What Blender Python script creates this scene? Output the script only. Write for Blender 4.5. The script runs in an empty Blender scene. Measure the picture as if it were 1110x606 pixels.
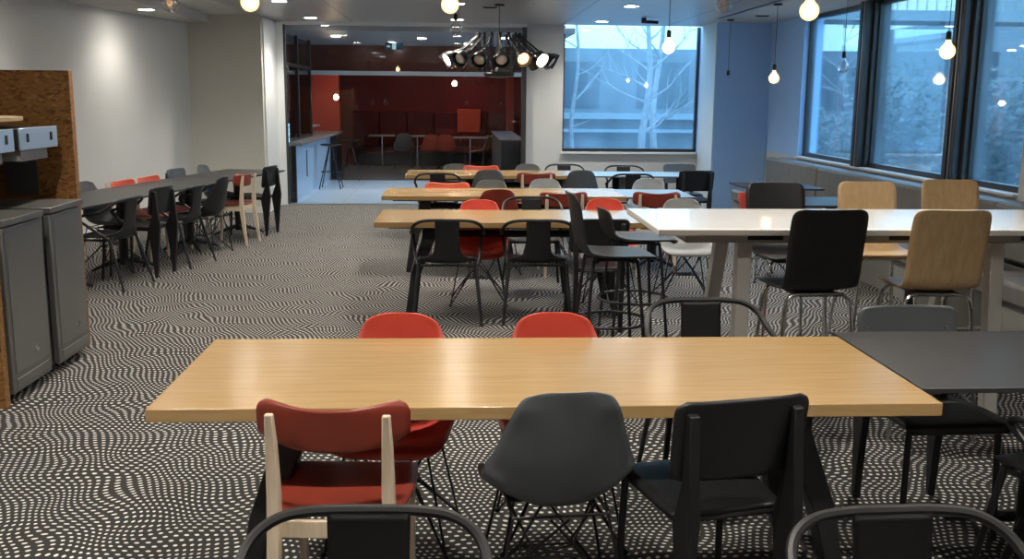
import bpy, math, random
from math import sin, cos, pi, radians, sqrt, atan, atan2
from mathutils import Vector, Matrix
random.seed(7)
SC = bpy.context.scene
COL = SC.collection

# ------------------------------------------------------------------ materials
MATS = {}
def nodes(name):
    m = bpy.data.materials.new(name); m.use_nodes = True
    nt = m.node_tree
    return m, nt, nt.nodes['Principled BSDF'], nt.nodes['Material Output']
def N(nt, t, **kw):
    n = nt.nodes.new(t)
    for k, v in kw.items():
        if k in n.inputs.keys(): n.inputs[k].default_value = v
        else: setattr(n, k, v)
    return n
def lk(nt, a, b): nt.links.new(a, b)
def P(name, col, rough=.5, metal=0, var=.0, vscale=8, bump=0, bscale=60, spec=.5, coat=0):
    """principled with a little procedural colour variation and bump"""
    if name in MATS: return MATS[name]
    m, nt, b, o = nodes(name)
    b.inputs['Roughness'].default_value = rough
    b.inputs['Metallic'].default_value = metal
    b.inputs['Specular IOR Level'].default_value = spec
    b.inputs['Coat Weight'].default_value = coat
    tc = N(nt, 'ShaderNodeTexCoord')
    nz = N(nt, 'ShaderNodeTexNoise', Scale=vscale, Detail=3.0)
    lk(nt, tc.outputs['Object'], nz.inputs['Vector'])
    r = N(nt, 'ShaderNodeValToRGB')
    r.color_ramp.elements[0].position = .3; r.color_ramp.elements[1].position = .7
    r.color_ramp.elements[0].color = (*[c*(1-var) for c in col], 1)
    r.color_ramp.elements[1].color = (*[min(1, c*(1+var)) for c in col], 1)
    lk(nt, nz.outputs['Fac'], r.inputs['Fac']); lk(nt, r.outputs['Color'], b.inputs['Base Color'])
    if bump:
        n2 = N(nt, 'ShaderNodeTexNoise', Scale=bscale, Detail=2.0)
        lk(nt, tc.outputs['Object'], n2.inputs['Vector'])
        bp = N(nt, 'ShaderNodeBump', Strength=bump, Distance=.002)
        lk(nt, n2.outputs['Fac'], bp.inputs['Height']); lk(nt, bp.outputs['Normal'], b.inputs['Normal'])
    MATS[name] = m
    return m
def EM(name, col, strength):
    if name in MATS: return MATS[name]
    m, nt, b, o = nodes(name)
    b.inputs['Base Color'].default_value = (.8, .8, .8, 1)
    b.inputs['Emission Color'].default_value = (*col, 1)
    b.inputs['Emission Strength'].default_value = strength
    MATS[name] = m
    return m
def wood(name, c1, c2, axis='X', scale=1.0, rough=.4):
    m, nt, b, o = nodes(name)
    tc = N(nt, 'ShaderNodeTexCoord'); mp = N(nt, 'ShaderNodeMapping')
    s = {'X': (1.2, 22, 22), 'Y': (22, 1.2, 22), 'Z': (22, 22, 1.2)}[axis]
    mp.inputs['Scale'].default_value = [a*scale for a in s]
    lk(nt, tc.outputs['Object'], mp.inputs['Vector'])
    nz = N(nt, 'ShaderNodeTexNoise', Scale=2.2, Detail=6.0, Roughness=.65)
    lk(nt, mp.outputs['Vector'], nz.inputs['Vector'])
    r = N(nt, 'ShaderNodeValToRGB')
    e = r.color_ramp.elements
    e[0].position = .33; e[0].color = (*c1, 1); e[1].position = .66; e[1].color = (*c2, 1)
    lk(nt, nz.outputs['Fac'], r.inputs['Fac']); lk(nt, r.outputs['Color'], b.inputs['Base Color'])
    bp = N(nt, 'ShaderNodeBump', Strength=.12, Distance=.001)
    lk(nt, nz.outputs['Fac'], bp.inputs['Height']); lk(nt, bp.outputs['Normal'], b.inputs['Normal'])
    b.inputs['Roughness'].default_value = rough
    return m
def carpet_mat():
    m, nt, b, o = nodes('dotted_carpet')
    tc = N(nt, 'ShaderNodeTexCoord')
    nz = N(nt, 'ShaderNodeTexNoise', Scale=3.4, Detail=0.0, Roughness=.45)
    lk(nt, tc.outputs['Object'], nz.inputs['Vector'])
    sub = N(nt, 'ShaderNodeVectorMath', operation='SUBTRACT'); sub.inputs[1].default_value = (.5, .5, .5)
    lk(nt, nz.outputs['Color'], sub.inputs[0])
    sc = N(nt, 'ShaderNodeVectorMath', operation='SCALE'); sc.inputs['Scale'].default_value = .145
    lk(nt, sub.outputs[0], sc.inputs[0])
    ad = N(nt, 'ShaderNodeVectorMath', operation='ADD')
    lk(nt, tc.outputs['Object'], ad.inputs[0]); lk(nt, sc.outputs[0], ad.inputs[1])
    sp = N(nt, 'ShaderNodeSeparateXYZ'); lk(nt, ad.outputs[0], sp.inputs[0])
    def math(op, a, bb=None):
        n = N(nt, 'ShaderNodeMath', operation=op)
        for i, v in enumerate((a, bb)):
            if v is None: continue
            if isinstance(v, (int, float)): n.inputs[i].default_value = v
            else: lk(nt, v, n.inputs[i])
        return n.outputs[0]
    px, py = .033, .034
    v = math('DIVIDE', sp.outputs['Y'], py)
    row = math('FLOOR', v)
    off = math('MULTIPLY', math('MODULO', math('ABSOLUTE', row), 2.0), .5)
    u = math('ADD', math('DIVIDE', sp.outputs['X'], px), off)
    fu = math('SUBTRACT', math('FRACT', u), .5)
    fv = math('SUBTRACT', math('FRACT', v), .5)
    # dots a little wider than tall
    du = math('MULTIPLY', fu, .9); dv = math('MULTIPLY', fv, 1.05)
    d = math('SQRT', math('ADD', math('MULTIPLY', du, du), math('MULTIPLY', dv, dv)))
    mr = N(nt, 'ShaderNodeMapRange'); mr.interpolation_type = 'SMOOTHSTEP'
    mr.inputs['From Min'].default_value = .17; mr.inputs['From Max'].default_value = .25
    mr.inputs['To Min'].default_value = 1; mr.inputs['To Max'].default_value = 0
    lk(nt, d, mr.inputs['Value'])
    # pile
    n2 = N(nt, 'ShaderNodeTexNoise', Scale=230.0, Detail=1.0)
    lk(nt, tc.outputs['Object'], n2.inputs['Vector'])
    mx = N(nt, 'ShaderNodeMix', data_type='RGBA')
    mx.inputs[6].default_value = (.026, .024, .022, 1); mx.inputs[7].default_value = (.84, .82, .77, 1)
    lk(nt, mr.outputs['Result'], mx.inputs[0])
    mm = N(nt, 'ShaderNodeMix', data_type='RGBA', blend_type='MULTIPLY'); mm.inputs[0].default_value = .35
    lk(nt, mx.outputs[2], mm.inputs[6]); lk(nt, n2.outputs['Fac'], mm.inputs[7])
    lk(nt, mm.outputs[2], b.inputs['Base Color'])
    b.inputs['Roughness'].default_value = .85
    b.inputs['Specular IOR Level'].default_value = .3
    return m
def osb_mat():
    m, nt, b, o = nodes('oriented_strand_board')
    tc = N(nt, 'ShaderNodeTexCoord')
    w = N(nt, 'ShaderNodeTexNoise', Scale=6.0, Detail=2.0); lk(nt, tc.outputs['Object'], w.inputs['Vector'])
    sc = N(nt, 'ShaderNodeVectorMath', operation='SCALE'); sc.inputs['Scale'].default_value = .10
    lk(nt, w.outputs['Color'], sc.inputs[0])
    ad = N(nt, 'ShaderNodeVectorMath', operation='ADD'); lk(nt, tc.outputs['Object'], ad.inputs[0]); lk(nt, sc.outputs[0], ad.inputs[1])
    mp = N(nt, 'ShaderNodeMapping'); mp.inputs['Scale'].default_value = (20, 60, 60); mp.inputs['Rotation'].default_value = (.4, .5, .6)
    lk(nt, ad.outputs[0], mp.inputs['Vector'])
    vo = N(nt, 'ShaderNodeTexVoronoi', Scale=1.4); lk(nt, mp.outputs['Vector'], vo.inputs['Vector'])
    sp = N(nt, 'ShaderNodeSeparateColor'); lk(nt, vo.outputs['Color'], sp.inputs[0])
    r = N(nt, 'ShaderNodeValToRGB'); e = r.color_ramp.elements
    e[0].position = 0; e[0].color = (.12, .045, .012, 1); e[1].position = 1; e[1].color = (.42, .22, .07, 1)
    a = e.new(.35); a.color = (.28, .13, .035, 1); a = e.new(.8); a.color = (.30, .14, .04, 1)
    lk(nt, sp.outputs[0], r.inputs['Fac']); lk(nt, r.outputs['Color'], b.inputs['Base Color'])
    b.inputs['Roughness'].default_value = .45
    return m
def plank_ceiling_mat():
    m, nt, b, o = nodes('metal_plank_ceiling')
    tc = N(nt, 'ShaderNodeTexCoord')
    sp = N(nt, 'ShaderNodeSeparateXYZ'); lk(nt, tc.outputs['Object'], sp.inputs[0])
    def line(sock, period, width):
        a = N(nt, 'ShaderNodeMath', operation='DIVIDE'); a.inputs[1].default_value = period; lk(nt, sock, a.inputs[0])
        f = N(nt, 'ShaderNodeMath', operation='FRACT'); lk(nt, a.outputs[0], f.inputs[0])
        g = N(nt, 'ShaderNodeMath', operation='LESS_THAN'); g.inputs[1].default_value = width; lk(nt, f.outputs[0], g.inputs[0])
        return g.outputs[0]
    l1 = line(sp.outputs['Y'], .14, .12); l2 = line(sp.outputs['X'], 1.575, .022)
    mxm = N(nt, 'ShaderNodeMath', operation='MAXIMUM'); lk(nt, l1, mxm.inputs[0]); lk(nt, l2, mxm.inputs[1])
    mx = N(nt, 'ShaderNodeMix', data_type='RGBA')
    mx.inputs[6].default_value = (.50, .49, .47, 1); mx.inputs[7].default_value = (.27, .26, .25, 1)
    lk(nt, mxm.outputs[0], mx.inputs[0]); lk(nt, mx.outputs[2], b.inputs['Base Color'])
    b.inputs['Metallic'].default_value = .35; b.inputs['Roughness'].default_value = .33
    wv = N(nt, 'ShaderNodeTexWave', Scale=2.24, Distortion=0.0); wv.bands_direction = 'Y'
    lk(nt, tc.outputs['Object'], wv.inputs['Vector'])
    bp = N(nt, 'ShaderNodeBump', Strength=.35, Distance=.006)
    lk(nt, wv.outputs['Fac'], bp.inputs['Height']); lk(nt, bp.outputs['Normal'], b.inputs['Normal'])
    return m
def glass_mat(name, tint=(.85, .95, 1), refl=.10, mist=.0, mistcol=(.55, .75, .9)):
    m = bpy.data.materials.new(name); m.use_nodes = True; nt = m.node_tree; nt.nodes.clear()
    o = N(nt, 'ShaderNodeOutputMaterial')
    t = N(nt, 'ShaderNodeBsdfTransparent'); t.inputs['Color'].default_value = (*tint, 1)
    g = N(nt, 'ShaderNodeBsdfGlossy'); g.inputs['Roughness'].default_value = .015; g.inputs['Color'].default_value = (1, 1, 1, 1)
    fr = N(nt, 'ShaderNodeLayerWeight', Blend=.25)
    mr = N(nt, 'ShaderNodeMapRange'); mr.inputs['To Min'].default_value = refl; mr.inputs['To Max'].default_value = .75
    lk(nt, fr.outputs['Fresnel'], mr.inputs['Value'])
    mr.inputs['From Min'].default_value = .05
    mix = N(nt, 'ShaderNodeMixShader')
    lk(nt, mr.outputs['Result'], mix.inputs[0]); lk(nt, t.outputs[0], mix.inputs[1]); lk(nt, g.outputs[0], mix.inputs[2])
    if mist:
        tr = N(nt, 'ShaderNodeBsdfTranslucent'); tr.inputs['Color'].default_value = (*mistcol, 1)
        tc = N(nt, 'ShaderNodeTexCoord'); nz = N(nt, 'ShaderNodeTexNoise', Scale=1.6, Detail=4.0)
        mp = N(nt, 'ShaderNodeMapping'); mp.inputs['Scale'].default_value = (1, 1, .45)
        lk(nt, tc.outputs['Object'], mp.inputs['Vector']); lk(nt, mp.outputs['Vector'], nz.inputs['Vector'])
        r2 = N(nt, 'ShaderNodeMapRange'); r2.inputs['From Min'].default_value = .35; r2.inputs['From Max'].default_value = .7
        r2.inputs['To Min'].default_value = mist*.35; r2.inputs['To Max'].default_value = mist
        lk(nt, nz.outputs['Fac'], r2.inputs['Value'])
        m2 = N(nt, 'ShaderNodeMixShader'); lk(nt, r2.outputs['Result'], m2.inputs[0])
        lk(nt, mix.outputs[0], m2.inputs[1]); lk(nt, tr.outputs[0], m2.inputs[2]); lk(nt, m2.outputs[0], o.inputs[0])
    else: lk(nt, mix.outputs[0], o.inputs[0])
    return m
def brushed(name, col=(.42, .41, .40), rough=.32, axis=2):
    m, nt, b, o = nodes(name)
    tc = N(nt, 'ShaderNodeTexCoord'); mp = N(nt, 'ShaderNodeMapping')
    s = [90, 90, 90]; s[axis] = 1.5; mp.inputs['Scale'].default_value = s
    lk(nt, tc.outputs['Object'], mp.inputs['Vector'])
    nz = N(nt, 'ShaderNodeTexNoise', Scale=1.0, Detail=2.0); lk(nt, mp.outputs['Vector'], nz.inputs['Vector'])
    bp = N(nt, 'ShaderNodeBump', Strength=.15, Distance=.001); lk(nt, nz.outputs['Fac'], bp.inputs['Height']); lk(nt, bp.outputs['Normal'], b.inputs['Normal'])
    n2 = N(nt, 'ShaderNodeTexNoise', Scale=1.2, Detail=1.0); lk(nt, tc.outputs['Object'], n2.inputs['Vector'])
    mr = N(nt, 'ShaderNodeMapRange'); mr.inputs['To Min'].default_value = rough-.08; mr.inputs['To Max'].default_value = rough+.14
    lk(nt, n2.outputs['Fac'], mr.inputs['Value']); lk(nt, mr.outputs['Result'], b.inputs['Roughness'])
    b.inputs['Metallic'].default_value = .85; b.inputs['Base Color'].default_value = (*col, 1)
    return m

CARPET = carpet_mat(); OSB = osb_mat(); PLANK = plank_ceiling_mat()
OAK = wood('oak_veneer', (.37, .235, .098), (.45, .295, .135), 'X', rough=.22)
OAKV = wood('oak_plywood_shell', (.45, .30, .155), (.56, .39, .21), 'Z', rough=.42)
BIRCH = wood('pale_beech', (.58, .46, .33), (.70, .58, .44), 'Z', rough=.45)
PLYWOOD = wood('plywood_edge', (.50, .36, .19), (.66, .50, .29), 'Y', rough=.5)
WALL = P('white_wall_paint', (.68, .68, .66), .8, var=.02, vscale=2, bump=.15, bscale=120)
WALLB = P('beige_column_paint', (.60, .585, .53), .8, var=.02, vscale=2, bump=.1, bscale=120)
WALLG = P('grey_white_paint', (.56, .57, .57), .8, var=.02, vscale=2)
GYP = P('gypsum_ceiling_paint', (.54, .53, .51), .85, var=.02, vscale=2)
TRIMW = P('white_trim_paint', (.70, .72, .72), .5)
BLACK = P('matt_black_plastic', (.009, .009, .010), .42, var=.1, bump=.05, bscale=400)
BLACKM = P('black_powder_coat', (.007, .007, .008), .5, var=.1)
BLACKT = P('black_laminate_top', (.028, .028, .030), .42, var=.08)
SHELLD = P('dark_grey_plastic', (.088, .098, .106), .40, var=.06, bump=.05, bscale=500)
SHELLG = P('mid_grey_plastic', (.115, .118, .118), .42, var=.06)
SHELLL = P('light_grey_plastic', (.25, .26, .26), .42, var=.05)
SHELLR = P('poppy_red_plastic', (.62, .065, .042), .38, var=.06)
BRICKR = P('brick_red_plastic', (.22, .033, .018), .40, var=.06)
ORANGE = P('orange_red_plastic', (.72, .13, .075), .45, var=.05)
CHROME = P('chrome', (.75, .75, .75), .13, metal=1)
STEEL = brushed('brushed_steel', (.26, .26, .25), .34); STEELL = brushed('bright_steel_sheet', (.29, .288, .28), .30)
WHITEL = P('white_laminate', (.74, .73, .70), .22, var=.01, coat=.3)
TABGREY = P('pale_metal_table_frame', (.50, .49, .46), .45)
BENCHF = P('taupe_leather', (.155, .148, .138), .55, var=.10, bump=.3, bscale=180)
BENCHB = P('grey_bench_plinth', (.22, .22, .21), .6, var=.04)
MULL = P('dark_bronze_aluminium', (.055, .055, .06), .32, metal=.3)
ALU = P('anodised_aluminium', (.45, .46, .48), .3, metal=.7)
GLASSW = glass_mat('misty_window_glass', (.86, .95, .97), .03, mist=.15)
GLASSR = glass_mat('misty_side_window_glass', (.86, .95, .97), .02, mist=.05)
GLASSP = glass_mat('clear_partition_glass', (.94, .95, .96), .03)
GLASSD = glass_mat('smoked_partition_glass', (.16, .18, .21), .08)
BULBC = glass_mat('clear_bulb_glass', (.93, .94, .95), .12)
LITDISC = EM('lit_downlight_diffuser', (1, .94, .84), 38)
LITBULB = EM('lit_filament_bulb', (1, .74, .40), 26)
def glow_glass():
    m = bpy.data.materials.new('warm_bulb_glass'); m.use_nodes = True; nt = m.node_tree; nt.nodes.clear()
    o = N(nt, 'ShaderNodeOutputMaterial'); t = N(nt, 'ShaderNodeBsdfTransparent'); e = N(nt, 'ShaderNodeEmission')
    e.inputs['Color'].default_value = (1, .62, .26, 1); e.inputs['Strength'].default_value = 1.6
    mx = N(nt, 'ShaderNodeMixShader'); mx.inputs[0].default_value = .5
    lk(nt, t.outputs[0], mx.inputs[1]); lk(nt, e.outputs[0], mx.inputs[2]); lk(nt, mx.outputs[0], o.inputs[0])
    return m
GLOWG = glow_glass()
FILAMENT = EM('glowing_filament', (1, .6, .25), 3)
LAMPLIT = EM('lit_lamp_bulb', (1, .86, .66), 22)
LAMPDIM = EM('dimly_lit_lamp_bulb', (1, .62, .30), 1.2)

# ------------------------------------------------------------------ mesh builder
class MB:
    def __init__(s): s.v = []; s.f = []
    def add(s, vs, fs, M=None):
        b = len(s.v)
        s.v += [tuple((M @ Vector(p)) if M else p) for p in vs]
        s.f += [tuple(i+b for i in f) for f in fs]
        return s
    def box(s, x0, x1, y0, y1, z0, z1, M=None):
        vs = [(x, y, z) for z in (z0, z1) for y in (y0, y1) for x in (x0, x1)]
        return s.add(vs, [(0, 2, 3, 1), (4, 5, 7, 6), (0, 1, 5, 4), (2, 6, 7, 3), (0, 4, 6, 2), (1, 3, 7, 5)], M)
    def prism(s, poly, z0, z1, M=None):           # polygon in xy, extruded along z
        n = len(poly)
        vs = [(x, y, z0) for x, y in poly] + [(x, y, z1) for x, y in poly]
        fs = [tuple(range(n))[::-1], tuple(range(n, 2*n))] + [(i, (i+1) % n, n+(i+1) % n, n+i) for i in range(n)]
        return s.add(vs, fs, M)
    def loft(s, rings, cap=True):
        b = len(s.v); n = len(rings[0])
        for r in rings: s.v += [tuple(p) for p in r]
        for i in range(len(rings)-1):
            for j in range(n):
                s.f.append((b+i*n+j, b+i*n+(j+1) % n, b+(i+1)*n+(j+1) % n, b+(i+1)*n+j))
        if cap:
            s.f.append(tuple(b+j for j in range(n))[::-1]); s.f.append(tuple(b+(len(rings)-1)*n+j for j in range(n)))
        return s
    def tube(s, pts, r, n=8, closed=False):
        pts = [Vector(p) for p in pts]; m = len(pts)
        rs = r if isinstance(r, (list, tuple)) else [r]*m
        rings = []; up = None
        for i, p in enumerate(pts):
            if closed: t = pts[(i+1) % m]-pts[i-1]
            else: t = pts[min(i+1, m-1)]-pts[max(i-1, 0)]
            t.normalize()
            if up is None:
                up = t.orthogonal().normalized()
            up = (up-t*up.dot(t)).normalized(); w = t.cross(up)
            rings.append([p+(up*cos(2*pi*k/n)+w*sin(2*pi*k/n))*rs[i] for k in range(n)])
        if closed: rings.append(rings[0]); return s.loft(rings, False)
        return s.loft(rings)
    def bar(s, a, b, wx, wy, wx2=None, wy2=None): # tapered rectangular bar between two points, near vertical
        wx2 = wx2 or wx; wy2 = wy2 or wy
        q = lambda p, u, v: [(p[0]-u/2, p[1]-v/2, p[2]), (p[0]+u/2, p[1]-v/2, p[2]), (p[0]+u/2, p[1]+v/2, p[2]), (p[0]-u/2, p[1]+v/2, p[2])]
        return s.loft([q(a, wx, wy), q(b, wx2, wy2)])
    def lathe(s, prof, n=20, M=None, cap=True):   # prof: (r,z)
        rings = [[(r*cos(2*pi*k/n), r*sin(2*pi*k/n), z) for k in range(n)] for r, z in prof]
        t = MB().loft(rings, cap)
        return s.add(t.v, t.f, M)
    def build(s, name, mat, parent=None, bevel=0, angle=35, solid=0, sub=0):
        me = bpy.data.meshes.new(name); me.from_pydata(s.v, [], s.f); me.update()
        me.materials.append(mat)
        me.polygons.foreach_set('use_smooth', [True]*len(me.polygons))
        me.set_sharp_from_angle(angle=radians(angle))
        o = bpy.data.objects.new(name, me); COL.objects.link(o)
        if parent: o.parent = parent
        if solid:
            d = o.modifiers.new('thickness', 'SOLIDIFY'); d.thickness = solid; d.offset = 0
        if bevel:
            d = o.modifiers.new('bevel', 'BEVEL'); d.width = bevel; d.segments = 2; d.limit_method = 'ANGLE'
        return o
def crom(pts, per=5, closed=False):
    P_ = [tuple(p) for p in pts]; out = []; n = len(P_)
    for i in range(n if closed else n-1):
        if closed: a, b, c, d = P_[i-1], P_[i], P_[(i+1) % n], P_[(i+2) % n]
        else: a, b, c, d = P_[max(i-1, 0)], P_[i], P_[i+1], P_[min(i+2, n-1)]
        for k in range(per):
            t = k/per
            out.append(tuple(.5*((2*b[j])+(-a[j]+c[j])*t+(2*a[j]-5*b[j]+4*c[j]-d[j])*t*t+(-a[j]+3*b[j]-3*c[j]+d[j])*t**3) for j in range(len(b))))
    if not closed: out.append(P_[-1])
    return out
def shell(stations, per=3, nu=17, power=2.3):
    """stations: (y, z, halfwidth, side offset y, side offset z)"""
    st = crom(stations, per); mb = MB(); rows = []
    for y, z, w, dy, dz in st:
        for k in range(nu):
            u = -1+2*k/(nu-1); a = abs(u)**power
            mb.v.append((w*u, y+dy*a, z+dz*a))
    for i in range(len(st)-1):
        for k in range(nu-1):
            a = i*nu+k; mb.f.append((a, a+1, a+nu+1, a+nu))
    return mb
def tag(o, label, cat, group=None, kind=None):
    o['label'] = label; o['category'] = cat
    if group: o['group'] = group
    if kind: o['kind'] = kind
    return o
def empty(name, loc=(0, 0, 0), rz=0):
    o = bpy.data.objects.new(name, None); COL.objects.link(o); o.location = loc; o.rotation_euler = (0, 0, rz)
    o.empty_display_size = .1
    return o
def struct(mb, name, mat, label=None, **k):
    o = mb.build(name, mat, **k); o['kind'] = 'structure'
    return o
def dup(root, loc=None, rz=None):
    def cp(o, par):
        c = o.copy(); COL.objects.link(c)
        if par: c.parent = par
        for ch in [x for x in KIDS.get(o.name, [])]: 
            cc = cp(ch, c)
        KIDS[c.name] = [x for x in COL.objects if x.parent == c]
        return c
    def reg(o):
        KIDS[o.name] = list(o.children)
        for ch in o.children: reg(ch)
    reg(root)
    c = cp(root, None)
    if loc is not None: c.location = loc
    if rz is not None: c.rotation_euler = (0, 0, rz)
    return c
KIDS = {}
PROTO = {}; 
def place(kind, colour, maker, loc, rz, label, cat, group=None):
    key = (kind, colour)
    if key not in PROTO:
        r = maker(colour); PROTO[key] = r
    else: r = dup(PROTO[key])
    r.location = loc; r.rotation_euler = (0, 0, rz)
    for k in ('label', 'category', 'group'):
        if k in r: del r[k]
    return tag(r, label, cat, group)

# ------------------------------------------------------------------ camera
F = 1080.0; H = 1.66
pitch = atan((303-105)/F); yaw = atan((555-494)/(F/cos(pitch))); roll = .009
fw = Vector((sin(yaw)*cos(pitch), cos(yaw)*cos(pitch), -sin(pitch)))
r_ = Vector((cos(yaw), -sin(yaw), 0)); u_ = r_.cross(fw)
rr = r_*cos(roll)+u_*sin(roll); uu = u_*cos(roll)-r_*sin(roll)
cam = bpy.data.cameras.new('camera'); co = bpy.data.objects.new('camera', cam); COL.objects.link(co)
M = Matrix((rr, uu, -fw)).transposed().to_4x4(); M.translation = (0, 0, H); co.matrix_world = M
cam.sensor_width = 36; cam.lens = F/1110*36; cam.clip_end = 300; cam.clip_start = .05
SC.camera = co

# ------------------------------------------------------------------ setting
CZ = 2.74
def wallx(y): return -3.72-.185*(14.35-y)
struct(MB().prism([(-9, -3), (4.6, -3), (4.6, 15.5), (-9, 15.5)], -.1, 0), 'floor', CARPET)
# lobby floor of pale tiles beyond the glass partition
def tile_mat():
    m, nt, b, o = nodes('pale_floor_tiles')
    tc = N(nt, 'ShaderNodeTexCoord'); br = N(nt, 'ShaderNodeTexBrick', Scale=1.0)
    br.offset = 0; br.inputs['Color1'].default_value = (.50, .66, .80, 1); br.inputs['Color2'].default_value = (.56, .72, .85, 1)  # blue daylight cast is mixed into both tile colours
    br.inputs['Mortar'].default_value = (.4, .42, .44, 1); br.inputs['Mortar Size'].default_value = .006
    br.inputs['Brick Width'].default_value = .6; br.inputs['Row Height'].default_value = .6
    lk(nt, tc.outputs['Object'], br.inputs['Vector']); lk(nt, br.outputs['Color'], b.inputs['Base Color'])
    b.inputs['Roughness'].default_value = .35
    return m
struct(MB().box(-9, 1.6, 15.5, 20, -.1, 0), 'floor', tile_mat())
struct(MB().box(-9, 1.8, 20, 25.2, -.1, 0), 'floor', P('grey_lounge_carpet', (.10, .10, .098), .9, var=.15, vscale=30))
struct(MB().box(-2.6, 1.08, 15.44, 15.54, 0, .012), 'trim_1', ALU)

# left wall, running slightly askew to the room
struct(MB().prism([(wallx(-3), -3), (wallx(14.4), 14.4), (wallx(14.4)-.2, 14.4), (wallx(-3)-.2, -3)], 0, CZ+.1), 'wall_left', WALL)
bb = MB().prism([(wallx(-3), -3), (wallx(14.35), 14.35), (wallx(14.35)+.012, 14.35), (wallx(-3)+.012, -3)], 0, .09)
struct(bb, 'baseboard_left', TRIMW)
struct(MB().box(-5, 1, -3.2, -3, 0, CZ).box(-9, 4.6, -3.2, -3, 0, CZ), 'wall_back', WALLG)
# left column with the pilaster beside the glass partition
struct(MB().box(-4.2, -2.72, 14.35, 15.6, 0, CZ), 'wall_column_left', WALLB, bevel=.004)
struct(MB().box(-2.72, -2.70, 14.45, 15.5, 0, CZ-.02), 'trim_2', TRIMW)
struct(MB().box(-3.72, -2.72, 14.335, 14.35, 0, .09).box(-2.72, -2.685, 14.335, 15.5, 0, .09), 'baseboard_column', TRIMW)
struct(MB().box(-2.72, -2.60, 15.42, 15.6, 0, CZ), 'trim_3', TRIMW)

# ceilings
struct(MB().box(-2.86, 3.54, -3, 15.5, CZ, CZ+.1), 'ceiling', PLANK)
struct(MB().prism([(-9, -3), (-2.86, -3), (-2.86, 15.5), (-9, 15.5)], CZ, CZ+.1), 'ceiling_left_strip', GYP)
struct(MB().box(3.54, 4.8, -3, 15.5, CZ, CZ+.1), 'ceiling_right_strip', GYP)
struct(MB().prism([(wallx(-3)-.1, -3), (-3.42, -3), (-3.42, 14.4), (-4.2, 14.4), (wallx(14.35)-.1, 14.35)], 2.625, CZ+.01), 'ceiling_soffit', GYP)
struct(MB().box(-2.60, 1.05, 15.40, 15.58, CZ-.045, CZ), 'trim_4', TRIMW)
# slot diffuser on the right
sd = empty('slot_diffuser', (3.54, 0, CZ)); tag(sd, 'long dark linear air slot in the ceiling near the right wall', 'air vent')
MB().box(-.035, .0, -3, 13.9, -.006, .0).box(.05, .085, -3, 13.9, -.006, .0).build('frame', ALU, sd)
MB().box(.0, .05, -3, 13.9, -.003, .0).build('slot', BLACKM, sd)
for n, (x, y) in enumerate(((.40, 12.6), (4.0, 13.3))):
    t = MB().box(-.09, .09, -.03, .03, -.008, 0).box(-.07, .07, -.018, .018, -.016, -.008).build('ceiling_sensor', BLACKM); t.location = (x, y, CZ)
    tag(t, ['small dark slot in the plank ceiling near the cluster lamp', 'small dark slot in the ceiling by the right hand column'][n], 'ceiling fitting')

# back wall with the picture window
YB = 15.5
WZ = .83
bw = MB()
bw.box(1.05, 1.62, YB, YB+.25, 0, CZ)
bw.box(1.62, 3.74, YB, YB+.25, 0, WZ)
struct(bw, 'wall_far', WALLG)
struct(MB().box(1.60, 3.72, YB-.05, YB+.1, WZ-.03, WZ), 'trim_5', TRIMW)
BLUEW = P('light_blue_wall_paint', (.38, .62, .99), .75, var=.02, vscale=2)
struct(MB().box(3.74, 3.76, 14.61, YB, 0, CZ), 'trim_20', P('reveal_paint', (.50, .57, .60), .75))
struct(MB().box(3.75, 4.8, 14.6, YB+.25, 0, CZ), 'wall_column_right', BLUEW)
win = empty('window_1', (0, YB+.14, 0)); win['kind'] = 'structure'
MB().box(1.62, 3.74, -.03, .03, WZ, WZ+.05).box(1.62, 1.65, -.03, .03, WZ, CZ).box(3.70, 3.74, -.03, .03, WZ, CZ).build('window_frame', MULL, win)
MB().box(1.65, 3.70, -.004, .004, WZ+.05, CZ).build('window_pane', GLASSW, win)

# right wall: sill, mullions, panes
XR = 4.55
struct(MB().box(XR, XR+.25, -3, 14.6, 0, .90), 'wall_right_low', WALLG)
struct(MB().box(XR, XR+.25, -3, 7.86, .90, CZ), 'wall_right', WALLG)
struct(MB().box(XR, XR+.25, 13.22, 14.6, .90, CZ), 'wall_right_end', BLUEW)
struct(MB().box(XR-.04, XR+.1, 7.86, 13.22, .895, .915), 'trim_6', TRIMW)
wi = 2
for y0, y1 in ((7.86, 8.84), (9.14, 11.03), (11.33, 13.22)):
    w = empty('window_%d' % wi, (XR+.10, 0, 0)); wi += 1; w['kind'] = 'structure'
    f = MB()
    f.box(-.03, .05, y0, y1, .915, .965).box(-.03, .05, y0, y0+.03, .965, CZ).box(-.03, .05, y1-.03, y1, .965, CZ).box(-.03, .05, y0, y1, CZ-.05, CZ)
    f.build('window_frame', MULL, w)
    MB().box(.005, .013, y0+.03, y1-.03, .965, CZ-.05).build('window_pane', GLASSR, w)
for k, (y0, y1) in enumerate(((8.84, 9.14), (11.03, 11.33))):
    struct(MB().box(XR+.02, XR+.2, y0, y1, .915, CZ).box(XR-.05, XR+.02, y0+.05, y0+.12, .915, CZ).box(XR-.05, XR+.02, y1-.12, y1-.05, .915, CZ), 'trim_%d' % (7+k), MULL, bevel=.004)
    struct(MB().box(XR-.056, XR-.046, y0+.115, y0+.13, .915, CZ), 'trim_%d' % (9+k), ALU)

# ---- glass partition and what stands beyond
part = empty('window_5', (0, 15.47, 0)); part['kind'] = 'structure'
MB().box(-2.6, 1.0, -.006, .006, .02, CZ-.05).build('window_pane', GLASSP, part)
MB().box(.98, 1.05, -.05, .06, 0, CZ).box(-2.6, -2.57, -.03, .03, 0, CZ).build('window_frame', MULL, part)
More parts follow.
